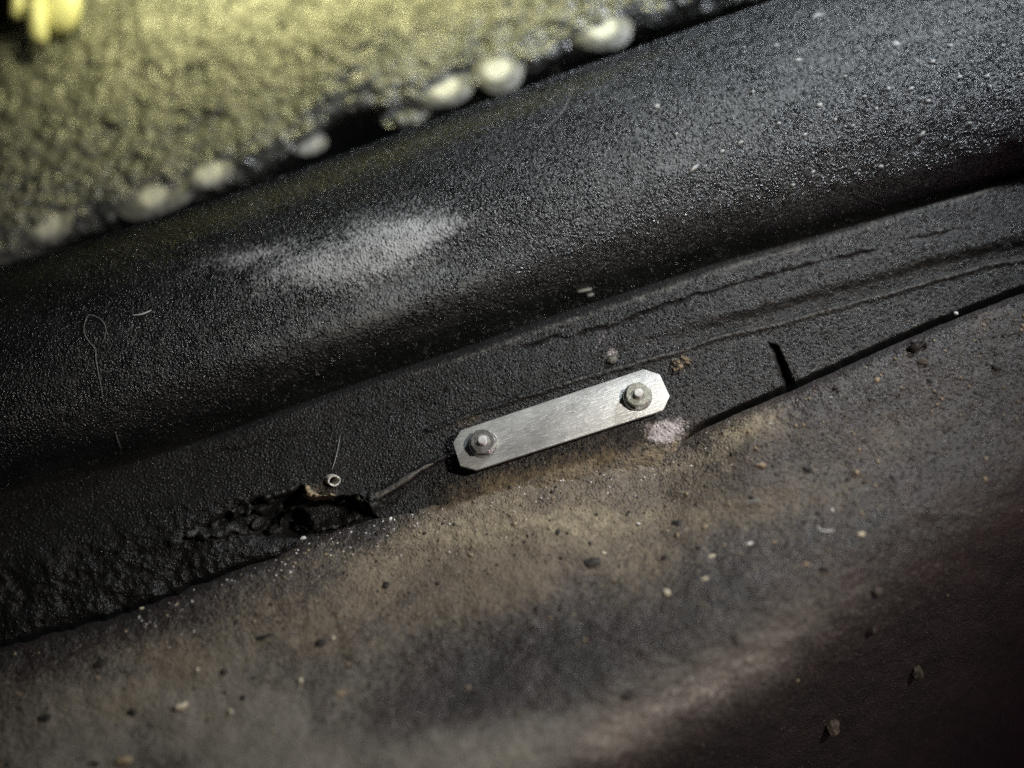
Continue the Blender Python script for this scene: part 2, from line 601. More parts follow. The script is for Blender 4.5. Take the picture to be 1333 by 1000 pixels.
# ----- sill (the bulging panel above)
PROF_T = np.array([-0.25, 0.0, 0.05, 0.12, 0.20, 0.30, 0.42, 0.58, 0.74, 0.88, 0.96, 1.0])
PROF_D = np.array([0.034, 0.028, 0.022, 0.0105, 0.0045, 0.0005, -0.0015, 0.0015, 0.009, 0.0205, 0.030, 0.038])
_tt = np.linspace(-0.25, 1.0, 400)
_dd = np.interp(_tt, PROF_T, PROF_D)
for _ in range(3):
    k = np.ones(15) / 15
    _dd = np.convolve(np.pad(_dd, 7, mode='edge'), k, 'valid')


def sill_depth(px, py):
    ty, ry = top_y(px), ridge_y(px)
    t = (ry - py) / (ry - ty)
    base = plane_depth(px, ry, 0.002)
    tw = np.where(t > 0, np.clip(t, 1e-4, None) ** (1 - 0.20 * sstep(750, 1300, px)), t)
    dep = base + np.interp(tw, _tt, _dd) * (1.0 - 0.22 * sstep(900, 1300, px) * sstep(0.45, 0.2, t))
    # broad dents
    dep = dep + (fbm(px, py, 190, 511, 3, 2.2) - 0.5) * 0.006
    dep = dep - 0.0025 * gauss(px, py, 500, 405, 210, 26, -19)
    dep = dep + 0.0025 * gauss(px, py, 520, 365, 200, 24, -19)
    dep = dep - 0.0020 * gauss(px, py, 480, 312, 130, 26, -16)
    return dep + (fbm(px, py, 22, 521, 3) - 0.5) * 0.0007


def sill_masks(px, py):
    n = fbm(px, py, 16, 531, 4, 2.6, -22)
    n2 = fbm(px, py, 70, 541, 4, 1.8)
    w = gauss(px, py, 480, 318, 120, 40, -16) * 0.68 + gauss(px, py, 325, 336, 95, 20, -10) * 0.44 + gauss(px, py, 560, 295, 60, 22, -16) * 0.35 \
        + gauss(px, py, 430, 355, 130, 28, -14) * 0.36
    w = w * (0.2 + 1.1 * n + 0.4 * n2)
    w += 0.22 * gauss(px, py, 165, 430, 14, 12)
    lowline = -0.33 * (px - 480) + 425                         # sharp lower limit of the haze
    d = 0.75 * gauss(px, py, 490, 405, 200, 42, -17) * sstep(lowline + 22, lowline + 2, py) + 0.22 * gauss(px, py, 540, 340, 200, 70, -18) \
        + 0.36 * gauss(px, py, 740, 190, 170, 80, -20) + 0.45 * gauss(px, py, 1160, 60, 330, 115, -20) \
        + 0.28 * gauss(px, py, 900, 220, 190, 75, -20)
    d = d * (0.35 + 0.7 * sstep(0.25, 0.75, n2)) * (0.35 + 0.9 * n)
    return dict(white=w, dust=d, brown=np.zeros(px.shape))


v = np.linspace(0, 1, 330)
UU, VV = np.meshgrid(u, v)
ty, ry = top_y(UU), ridge_y(UU)
PYs = ty + (ry + 0.14 * (ry - ty) - ty) * VV
SD = sill_depth(UU, PYs)
# hidden side: the panel rolls over its top edge and drops away behind
k = 14
a = np.linspace(1, 0, k, endpoint=False)[:, None]
PXb = np.repeat(UU[:1], k, 0)
PYb = ty[:1] + 55 * a ** 2
Db = SD[:1] + 0.075 * a
sill = grid_obj('sill_panel', np.vstack([PXb, UU]), np.vstack([PYb, PYs]), np.vstack([Db, SD]), M['sill'],
                sill_masks(np.vstack([PXb, UU]), np.vstack([PYb, PYs])))
tag(sill, 'bulging black stone chip coated panel above the seam', kind='structure')


# ----- floor panel (dusty, comes towards the camera, rolls away at lower right)
def floor_depth(px, py, fine=True):
    fy = floor_base_y(px)
    d0 = plane_depth(px, fy, 0.0) + 0.0018
    gap = np.clip(sstep(850, 1000, px) * 0.0125 + sstep(520, 250, px) * 0.0085, 0, 1)
    dy = py - fy
    gap = gap * np.exp(-(np.clip(dy, 0, None) / 110.0) ** 2)
    s = np.clip(dy, 0, None) / F * D0
    d = d0 - gap - 0.74 * s + 0.55 * s * s
    # dirt fillet runs up to the plate in the middle
    # rounded front lip of the floor where it stands off from the seam strip
    lip = np.clip(1 - dy / 11.0, 0, 3)
    d = d + (0.0012 + gap * 0.35) * lip ** 2
    # a broad crown through the middle and the roll-off at lower right
    q = (px - 700) * 0.53 + (py - 985) * 0.85          # + towards lower right
    q = (q - 55) / F * D0
    d = d + 1.15 * (np.sqrt(q * q + 0.0007) + q)
    d = d - 0.006 * gauss(px, py, 980, 760, 260, 70, -25)
    d = d + 0.005 * gauss(px, py, 640, 880, 200, 70, -15)
    if fine:
        d = d + (fbm(px, py, 90, 611, 3, 1.6) - 0.5) * 0.005
        d = d + (fbm(px, py, 15, 621, 3, 1.3) - 0.5) * 0.0014
        edge = np.exp(-np.clip(dy, 0, None) / 26)
        d = d + edge * (fbm(px, py, 9, 631, 3) - 0.5) * 0.0022
    return d


def floor_masks(px, py):
    fy = floor_base_y(px)
    dy = py - fy
    n = fbm(px, py, 24, 641, 4, 2.2, -6)
    n2 = fbm(px, py, 85, 651, 4, 1.5)
    n3 = fbm(px, py, 10, 661, 3, 2.5, -8)
    n2b = fbm(px, py, 55, 671, 5, 1.6, -10)
    dust = 0.80 * gauss(px, py, 770, 645, 190, 62, -10) + 1.1 * gauss(px, py, 745, 684, 120, 16, -6) * sstep(0.42, 0.62, n3) \
        + 1.05 * gauss(px, py, 925, 582, 62, 17, -24) + 0.55 * gauss(px, py, 1000, 545, 70, 14, -28) + 0.35 * gauss(px, py, 1300, 405, 60, 14, -20) \
        + 0.55 * gauss(px, py, 560, 700, 150, 30, -14) + 0.30 * gauss(px, py, 420, 780, 220, 60, -16) + 0.36 * gauss(px, py, 880, 735, 190, 45, -8) \
        + 0.30 * gauss(px, py, 200, 920, 240, 50, -10) + 0.5 * gauss(px, py, 615, 808, 40, 5, -6) + 0.4 * gauss(px, py, 440, 905, 18, 5, -15) \
        + 0.45 * gauss(px, py, 700, 812, 45, 10)
    dust = dust * (0.1 + 0.65 * n + 0.45 * sstep(0.3, 0.75, n2b))
    dust += 0.34 * np.exp(-np.clip(dy, 0, None) / 30) * sstep(560, 380, px) * n
    white = 0.9 * sstep(0.20, 0.8, gauss(px, py, 858, 572, 36, 20, -20) + (n - 0.5) * 0.7) * sstep(34, 4, dy)
    white += 0.40 * gauss(px, py, 860, 600, 50, 16, -20) * n3
    green = gauss(px, py, 878, 588, 34, 7, -36)
    dust = dust * (1 - 0.9 * green)
    white = white * (1 - 0.8 * green)
    grey = (0.60 * gauss(px, py, 330, 870, 260, 70, -14) + 0.85 * gauss(px, py, 560, 975, 330, 80, -14) + 0.9 * gauss(px, py, 150, 970, 260, 110, -12) + 0.8 * gauss(px, py, 930, 880, 230, 50, -27) + 0.26 * gauss(px, py, 960, 745, 190, 70, -15)) * (0.55 + 0.6 * sstep(0.25, 0.75, n2)) * (0.7 + 0.5 * n)  # grey dust; the band on the crest is sheen put into the colour
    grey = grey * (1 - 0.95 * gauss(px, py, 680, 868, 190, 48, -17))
    brown = (0.95 * gauss(px, py, 760, 650, 340, 105, -10) + 0.12 * sstep(850, 1150, px) + 0.42 * gauss(px, py, 300, 850, 330, 80, -13) + 0.26 * sstep(1000, 800, px)) \
        * (0.6 + 0.55 * sstep(0.25, 0.75, n2b)) * (0.75 + 0.5 * n)
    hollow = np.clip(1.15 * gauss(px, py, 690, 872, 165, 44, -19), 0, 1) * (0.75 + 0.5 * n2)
    shade = (sstep(420, 180, px) + 0.75 * sstep(640, 480, px) * sstep(180, 420, px) * (0.4 + n)) * np.exp(-(np.clip(dy, 0, None) / 34) ** 2)  # shade along the left crease, put in by thinning the floor colours
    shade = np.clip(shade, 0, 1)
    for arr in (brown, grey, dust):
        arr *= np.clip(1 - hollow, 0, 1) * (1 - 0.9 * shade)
    white += 0.42 * gauss(px, py, 900, 905, 190, 34, -27) * (0.4 + n)  # pinkish sheen along the crest, painted in as colour
    return dict(white=white, dust=dust, brown=brown, grey=grey)


v = np.linspace(0, 1, 370) ** 1.15
UU, VV = np.meshgrid(u, v)
fy = floor_y(UU)
PYf = fy + (1150 - fy) * VV
FLD = floor_depth(UU, PYf)
k = 8
a = np.linspace(1, 0, k, endpoint=False)[:, None]
PXb = np.repeat(UU[:1], k, 0)
PYb = fy[:1] + 16 * a ** 2
Db = FLD[:1] + 0.022 * a
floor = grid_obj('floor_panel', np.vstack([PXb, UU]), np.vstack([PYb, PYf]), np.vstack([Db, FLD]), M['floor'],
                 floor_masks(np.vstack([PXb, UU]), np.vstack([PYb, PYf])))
tag(floor, 'dusty brown floor panel with dirt, below the seam', kind='structure')

# ----- far panel (blurred, lit yellow)
low_gap = interp([(-220, 0), (0, 4), (60, 6), (120, 10), (200, 18), (300, 14), (360, 14), (400, 30), (440, 62), (500, 40), (560, 12), (650, 12), (720, 24),
                  (790, 22), (840, 22), (900, 16), (1000, 8), (1333, 8)])


def far_depth(px, py):
    ly = top_y(px) - low_gap(px)
    t = (ly - py)
    d = 0.52 + 0.00022 * np.clip(t, 0, None) + (px - 300) * 0.00002
    roll = np.clip(1 - t / 52.0, 0, 3.4)
    d = d + 0.014 * roll ** 2
    d = d + (fbm(px, py, 60, 711, 3, 1.5) - 0.5) * 0.010 + (fbm(px, py, 16, 721, 2, 1.6, -30) - 0.5) * 0.005
    d = d + 0.05 * sstep(0.35, 0.6, gauss(px, py, 2, 24, 34, 34))
    return d


uf = np.linspace(-260, 1180, 420)
v = np.linspace(0, 1, 150)
UU, VV = np.meshgrid(uf, v)
ly = top_y(UU) - low_gap(UU)
y1 = ly + 75
y0 = np.full_like(y1, -210)
y0 = np.minimum(y0, ly - 60)
PYr = y0 + (y1 - y0) * VV
FRD = far_depth(UU, PYr)
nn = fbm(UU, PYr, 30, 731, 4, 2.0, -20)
dark = sstep(10, -14, ly - PYr) + 0.75 * sstep(0.5, 0.78, nn) * np.exp(-np.clip(ly - PYr, 0, None) / 30)  # shade of the lower rim put into the colour, plus dark blotches
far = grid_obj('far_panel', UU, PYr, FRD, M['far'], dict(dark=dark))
tag(far, 'blurred yellow lit pebbled panel in the upper left', kind='structure')


def far_pt(px, py, off=0.0):
    d = float(far_depth(np.array([float(px)]), np.array([float(py)]))[0]) - off
    return c2w(unproj(np.array(float(px)), np.array(float(py)), np.array(d)))


# ---------------------------------------------------------------- local frames
def frame_at(depth_fn, px, py, lift=0.0, e=6.0):
    """world point on a surface with a tangent frame: x along picture right, z = outward normal"""
    X = np.array([px, px + e, px - e, px, px], float)
    Y = np.array([py, py, py, py + e, py - e], float)
    P = unproj(X, Y, depth_fn(X, Y)) @ R.T + CAMPOS
    tx = P[1] - P[2]
    ty_ = P[4] - P[3]
    n = np.cross(tx, ty_)
    n = n / np.linalg.norm(n)
    tx = tx / np.linalg.norm(tx)
    ty_ = np.cross(n, tx)
    m = Matrix(((tx[0], ty_[0], n[0], 0), (tx[1], ty_[1], n[1], 0), (tx[2], ty_[2], n[2], 0), (0, 0, 0, 1)))
    p = P[0] + n * lift
    return Matrix.Translation(Vector(p)) @ m


fl_d = lambda x, y: flange_depth(x, y) + flange_disp(x, y)
fl_s = lambda x, y: flange_depth(x, y)
flo_d = lambda x, y: floor_depth(x, y)
MM = D0 / F                               # metres per photo pixel at the plate


def rock_bm(rx, ry, rz, seed, sub=2, rough=0.35):
    bm = bmesh.new()
    bmesh.ops.create_icosphere(bm, subdivisions=sub, radius=1.0)
    rs = np.random.RandomState(seed)
    dirs = rs.normal(size=(9, 3))
    dirs /= np.linalg.norm(dirs, axis=1)[:, None]
    amp = rs.uniform(-rough, rough * 0.7, 9)
    for vtx in bm.verts:
        c = np.array(vtx.co)
        r = 1.0
        for dd, aa in zip(dirs, amp):
            r += aa * max(0.0, float(c @ dd)) ** 3
        r = max(0.35, r + rs.uniform(-0.16, 0.16))
        vtx.co = Vector((c[0] * r * rx, c[1] * r * ry, c[2] * r * rz))
    return bm


# ---------------------------------------------------------------- the bolted plate
PM = Matrix.Translation(c2w(unproj(np.array(731.0), np.array(546.0), np.array(D0))))
nw = Vector(R @ NRM)
cxp = np.array([1.0, 0, 0]) - NRM * NRM[0]
# long axis of the plate: from left edge middle to right edge middle, in its own plane


def on_plate(px, py, h=0.0):
    """world point on the plate's foot plane raised h along its normal"""
    d = plane_depth(np.array(float(px)), np.array(float(py)), -h)
    return c2w(unproj(np.array(float(px)), np.array(float(py)), d))


TH = 0.0024
STAND = 0.0006
plate_root = bpy.data.objects.new('bolted_plate', None)
plate_root.location = on_plate(731, 546)
xa = (on_plate(866, 500) - on_plate(596, 590)).normalized()
za = nw.normalized()
ya = za.cross(xa).normalized()
xa = ya.cross(za)
PR = Matrix(((xa.x, ya.x, za.x), (xa.y, ya.y, za.y), (xa.z, ya.z, za.z))).to_4x4()
plate_root.matrix_world = Matrix.Translation(plate_root.location) @ PR
link(plate_root)
plate_root.empty_display_size = 0.01
tag(plate_root, 'scratched aluminium plate with cut corners bolted on by two nuts', 'plate')
PINV = plate_root.matrix_world.inverted()


def loc(px, py, h):
    return PINV @ on_plate(px, py, h)


corners = [(589.5, 576.5), (600, 560), (837.5, 480.5), (859, 487.5), (872, 515.5), (863.5, 534), (620, 612), (599, 606.5)]
bm = bmesh.new()
topv = []
for c in corners:
    q = loc(*c, STAND + TH)
    topv.append(bm.verts.new((q.x, q.y, STAND + TH)))
f = bm.faces.new(topv)
f.normal_update()
if f.normal.z < 0:
    f.normal_flip()
ret = bmesh.ops.extrude_face_region(bm, geom=[f])
for g in ret['geom']:
    if isinstance(g, bmesh.types.BMVert):
        g.co.z = STAND
bmesh.ops.recalc_face_normals(bm, faces=bm.faces)
bmesh.ops.bevel(bm, geom=[e for e in bm.edges], offset=0.00032, segments=2, affect='EDGES', profile=0.6)
plate = bm_obj('plate', bm, M['plate'], plate_root, True, 35)


def ring_lathe(bm, prof, seg=40, close=False):
    """lathe of (r, z) profile round z"""
    rings = []
    for r, z in prof:
        if r < 1e-7:
            rings.append([bm.verts.new((0, 0, z))])
        else:
            rings.append([bm.verts.new((r * math.cos(2 * math.pi * i / seg), r * math.sin(2 * math.pi * i / seg), z)) for i in range(seg)])
    for A, B in zip(rings[:-1], rings[1:]):
        for i in range(seg):
            j = (i + 1) % seg
            if len(A) == 1 and len(B) > 1:
                bm.faces.new((A[0], B[i], B[j]))
            elif len(B) == 1 and len(A) > 1:
                bm.faces.new((A[i], A[j], B[0]))
            elif len(A) > 1:
                bm.faces.new((A[i], A[j], B[j], B[i]))
    bmesh.ops.recalc_face_normals(bm, faces=bm.faces)


def hex_nut(af, z0, z1, hole):
    """hexagon nut body with chamfered corners"""
    bm = bmesh.new()
    seg = 72
    ri = af / 2
    rows = []
    rc = ri / math.cos(math.pi / 6)
    for z, cap in ((z0, rc), (z1 - 0.0006, rc), (z1, ri * 0.98)):
        row = []
        for i in range(seg):
            a = 2 * math.pi * i / seg
            b = (a + math.pi / 6) % (math.pi / 3) - math.pi / 6
            r = min(ri / math.cos(b), cap)
            row.append(bm.verts.new((r * math.cos(a), r * math.sin(a), z)))
        rows.append(row)
    rows.append([bm.verts.new((hole * 1.45 * math.cos(2 * math.pi * i / seg), hole * 1.45 * math.sin(2 * math.pi * i / seg), z1)) for i in range(seg)])
    rows.append([bm.verts.new((hole * math.cos(2 * math.pi * i / seg), hole * math.sin(2 * math.pi * i / seg), z1 - 0.0007)) for i in range(seg)])
    rows.append([bm.verts.new((hole * math.cos(2 * math.pi * i / seg), hole * math.sin(2 * math.pi * i / seg), z0)) for i in range(seg)])
    for A, B in zip(rows[:-1], rows[1:]):
        for i in range(seg):
            j = (i + 1) % seg
            bm.faces.new((A[i], A[j], B[j], B[i]))
    bmesh.ops.recalc_face_normals(bm, faces=bm.faces)
    return bm


zt = STAND + TH
for (bx_, by_), rot, mk, side in (((629.5, 577.5), 12, 'nut', 'left'), ((830.0, 517.0), 32, 'nut_yellow', 'right')):
    q = loc(bx_, by_, zt)
    base = Matrix.Translation((q.x, q.y, 0))
    bm = bmesh.new()
    ring_lathe(bm, [(0.0020, zt), (0.0053, zt), (0.00555, zt + 0.00015), (0.00555, zt + 0.0006), (0.0053, zt + 0.0009), (0.0020, zt + 0.0009)], 56)
    n_ = hex_nut(0.0088, zt + 0.0009, zt + 0.0044, 0.0019)
    nut = bm_obj('nut', n_, M[mk], plate_root, True, 18)
    nut.matrix_local = base @ Matrix.Rotation(math.radians(rot), 4, 'Z')
    if side == 'right': nut['label'] = 'nut with a yellowish zinc tint'
    ws = bm_obj('washer', bm, M['nut'], plate_root, True, 40)
    ws.matrix_local = base
    # threaded stud end, chamfered
    bm = bmesh.new()
    prof = [(0.0016, zt - 0.001)]
    z = zt + 0.0035
    while z < zt + 0.0062:
        prof += [(0.00172, z), (0.00152, z + 0.00018)]
        z += 0.00036
    prof += [(0.00172, zt + 0.0064), (0.00145, zt + 0.0067), (0.0, zt + 0.0067)]
    ring_lathe(bm, prof, 32)
    st = bm_obj('bolt', bm, M['bolt'], plate_root, True, 25)
    st.matrix_local = base

# ---------------------------------------------------------------- small things on the seam strip
def thing(name, label, cat, mw, group=None):
    o = bpy.data.objects.new(name, None)
    o.empty_display_size = 0.004
    link(o)
    o.matrix_world = mw
    return tag(o, label, cat, group)


# open rivet sleeve beside the torn sealer
mw = frame_at(fl_s, 433, 625, 0.0)
bm = bmesh.new()
ring_lathe(bm, [(0.0018, -0.007), (0.0018, 0.0021), (0.0020, 0.0024), (0.0024, 0.0024), (0.0026, 0.0021), (0.0027, -0.007)], 28)
for vtx in bm.verts:
    vtx.co += Vector((random.uniform(-1, 1), random.uniform(-1, 1), random.uniform(-1, 1))) * 0.00018
    vtx.co.y *= 0.86
    vtx.co.x += 0.00014 * math.sin(3 * math.atan2(vtx.co.y, vtx.co.x))
sl = bm_obj('rivet_sleeve', bm, M['sleeve'], None, True, 50)
sl.matrix_world = mw @ Matrix.Rotation(math.radians(33), 4, 'Y') @ Matrix.Rotation(math.radians(16), 4, 'X')
tag(sl, 'small pale open rivet sleeve with dark bore above the torn sealer', 'rivet')


def strip_along(pts, wid, hgt, seed, depth_fn, lift=0.0, n=60, jag=0.45, taper=0.0):
    """irregular raised bead following pixel points on a surface (world-space mesh)"""
    rs = np.random.RandomState(seed)
    P = np.array(pts, float)
    L = np.concatenate([[0], np.cumsum(np.hypot(*np.diff(P, axis=0).T))])
    s = np.linspace(0, L[-1], n)
    X = np.interp(s, L, P[:, 0])
    Y = np.interp(s, L, P[:, 1])
    bm = bmesh.new()
    ks = np.hanning(17)[1:-1]
    ks = ks / ks.sum()
    jw = np.convolve(rs.uniform(-1, 1, n + 14), ks, 'valid') * 3.0 * jag
    jh = np.convolve(rs.uniform(-1, 1, n + 14), ks, 'valid') * 3.0 * jag
    OX, OY, LF = np.zeros((n, 7)), np.zeros((n, 7)), np.zeros((n, 7))
    for i in range(n):
        a, b = max(i - 1, 0), min(i + 1, n - 1)
        tx, ty_ = X[b] - X[a], Y[b] - Y[a]
        l = math.hypot(tx, ty_)
        nx, ny = -ty_ / l, tx / l
        t = i / (n - 1)
        env = min(1, t * 7, (1 - t) * 7)
        w = wid * (0.35 + 0.65 * env) * (1 + jw[i]) * (1 - taper * t)
        hh = hgt * env * (1 + jh[i])
        for k2 in range(7):
            a2 = math.pi * k2 / 6
            off = -math.cos(a2) * w
            OX[i, k2] = X[i] + nx * off
            OY[i, k2] = Y[i] + ny * off
            LF[i, k2] = math.sin(a2) * hh * (1 + rs.uniform(-.06, .06)) + lift - (0.0006 if k2 in (0, 6) else 0)
    WP = unproj(OX, OY, depth_fn(OX, OY) - LF) @ R.T + CAMPOS
    rows = [[bm.verts.new(Vector(WP[i, k2])) for k2 in range(7)] for i in range(n)]
    for A, B in zip(rows[:-1], rows[1:]):
        for k2 in range(6):
            bm.faces.new((A[k2], A[k2 + 1], B[k2 + 1], B[k2]))
    bm.faces.new(rows[0])
    bm.faces.new(list(reversed(rows[-1])))
    bmesh.ops.recalc_face_normals(bm, faces=bm.faces)
    return bm


sealer = bpy.data.objects.new('torn_sealer', None)
link(sealer)
sealer.empty_display_size = 0.01
sealer.location = c2w(unproj(np.array(415.0), np.array(650.0), np.array(0.42)))
bpy.context.view_layer.update()
SINV = sealer.matrix_world.inverted()
tag(sealer, 'torn black seam sealer with tan broken edge below the rivet sleeve', 'sealer')
for nm, pts, w, h_, sd, mt, lf in (
        ('tan_edge', [(392, 643), (404, 647), (420, 648), (438, 646)], 4.2, 0.0022, 3, 'tanlip', 0.0012),
        ('tan_edge', [(397, 632), (402, 640), (410, 646)], 4.0, 0.0020, 4, 'tanlip', 0.0012),
        ('worn_edge', [(476, 652), (496, 643), (513, 634), (528, 624), (548, 611), (566, 603)], 6.5, 0.0018, 5, 'greylip', 0.0),
        ('worn_edge', [(462, 646), (469, 652), (474, 662)], 2.6, 0.002, 6, 'greylip', 0.002),
        ('black_flap', [(338, 652), (356, 643), (375, 640), (390, 634)], 6.0, 0.0030, 7, 'tar', 0.0006),
        ('black_flap', [(392, 690), (398, 680), (402, 672), (404, 664)], 7.0, 0.0040, 8, 'tar', 0.004),
        ('black_flap', [(372, 692), (370, 680), (376, 668), (384, 660)], 4.0, 0.0040, 9, 'tar', 0.004),
        ('black_flap', [(296, 672), (318, 662), (336, 660), (350, 668)], 8.0, 0.0030, 11, 'tar', 0.0006),
        ('black_flap', [(255, 700), (280, 690), (300, 688), (322, 692)], 9.0, 0.0030, 12, 'tar', 0.0006),
        ('black_flap', [(410, 690), (430, 682), (452, 676), (470, 668)], 8.0, 0.0030, 13, 'tar', 0.0020),
        ('black_flap', [(478, 664), (492, 657), (510, 648)], 5.0, 0.0016, 10, 'tar', 0.0)):
    o = bm_obj(nm, strip_along(pts, w, h_, sd, fl_d, lf, taper=0.75 if sd == 5 else 0.0), M[mt], sealer)
    o.matrix_world = Matrix.Identity(4)
    o.matrix_parent_inverse = SINV
    o.matrix_basis = Matrix.Identity(4)

rs = np.random.RandomState(31)
for i, (px, py, rx, ry) in enumerate([(298, 676, 17, 8), (322, 664, 15, 8), (348, 654, 12, 6), (336, 680, 14, 9), (358, 690, 12, 9), (366, 664, 8, 9), (408, 690, 11, 8),
                                      (436, 684, 15, 7), (466, 672, 12, 7), (494, 660, 12, 5), (262, 692, 16, 8), (225, 706, 15, 8), (446, 652, 16, 4), (482, 650, 6, 7)]):
    o = bm_obj('sealer_lump', rock_bm(rx * MM, ry * MM, 5.5 * MM, 500 + i, 3, 0.5), M['tar'], sealer)
    mw = frame_at(fl_d, px, py, -0.0004, 10) @ Matrix.Rotation(math.radians(20 + rs.uniform(-15, 15)), 4, 'Z')
    o.matrix_parent_inverse = SINV
    o.matrix_basis = mw

# rusty lump with a dark pit, right of the plate
mw = frame_at(fl_s, 889, 475)
root = thing('rust_lump', 'crusty tan and dark rust lump on the seam right of the plate', 'rust', mw)
rs = np.random.RandomState(5)
for i in range(60):
    ang, rad = rs.uniform(0, 6.28), rs.uniform(2, 15)
    dx, dy = math.cos(ang) * rad * 1.1 - 1, math.sin(ang) * rad * 0.8
    r = rs.uniform(1.2, 3.4) * (1.15 if rad < 10 else 0.8)
    pit = math.hypot(dx - 4, dy - 5) < 6
    mk = 'clod' if pit or (dx > 5 and rs.rand() < 0.6) else ('brownclod' if rs.rand() < 0.4 else 'rust')
    o = bm_obj('crust', rock_bm(r * MM, r * MM * 0.8, r * MM * 0.55, 40 + i, 2, 0.8), M[mk], root, False)
    o.location = (dx * MM, -dy * MM, (-0.0004 if pit else 0.0009))
    o.rotation_euler = (rs.uniform(-.4, .4), rs.uniform(-.4, .4), i * 1.3)

# pale sealant dab above the plate
mw = frame_at(fl_s, 797, 468)
o = bm_obj('sealant_dab', rock_bm(7 * MM, 6.5 * MM, 3.2 * MM, 61, 3, 0.3), M['greylip'])
o.matrix_world = mw
tag(o, 'small cream dab stuck on the seam just above the plate', 'sealant')

# ---------------------------------------------------------------- dirt and grit
def jagged_bm(k, seed):
    rs = np.random.RandomState(seed)
    bm = bmesh.new()
    for i in range(11):
        b2 = rock_bm(rs.uniform(3, 6.5) * k, rs.uniform(3, 5.5) * k, rs.uniform(3, 7) * k, seed + 10 + i, 2, 1.0)
        off = Vector((rs.uniform(-10, 10) * k, rs.uniform(-5, 6) * k, rs.uniform(0, 5) * k))
        vm = {v_: bm.verts.new(v_.co + off) for v_ in b2.verts}
        for f_ in b2.faces:
            bm.faces.new([vm[v_] for v_ in f_.verts])
        b2.free()
    return bm


def grit(name, px, py, rx, ry, mk, label, cat, rot=0.0, high=0.55, surf=flo_d, seed=None, rough=0.75, group=None):
    mw = frame_at(surf, px, py, 0.0, 8)
    d = float(surf(np.array([float(px)]), np.array([float(py)]))[0])
    k = d / F
    o = bm_obj(name, jagged_bm(k, 77) if rx == 15 else rock_bm(rx * k * 0.82, ry * k * 1.05, min(rx, ry) * k * high * 1.0, seed or int(px * 7 + py), 2, rough if rx < 12 else 1.1), M[mk], None, mk not in ('clod', 'brownclod'))
    o.matrix_world = mw @ Matrix.Rotation(math.radians(rot), 4, 'Z') @ Matrix.Translation((0, 0, min(rx, ry) * k * high * 0.3))
    return tag(o, label, cat, group)


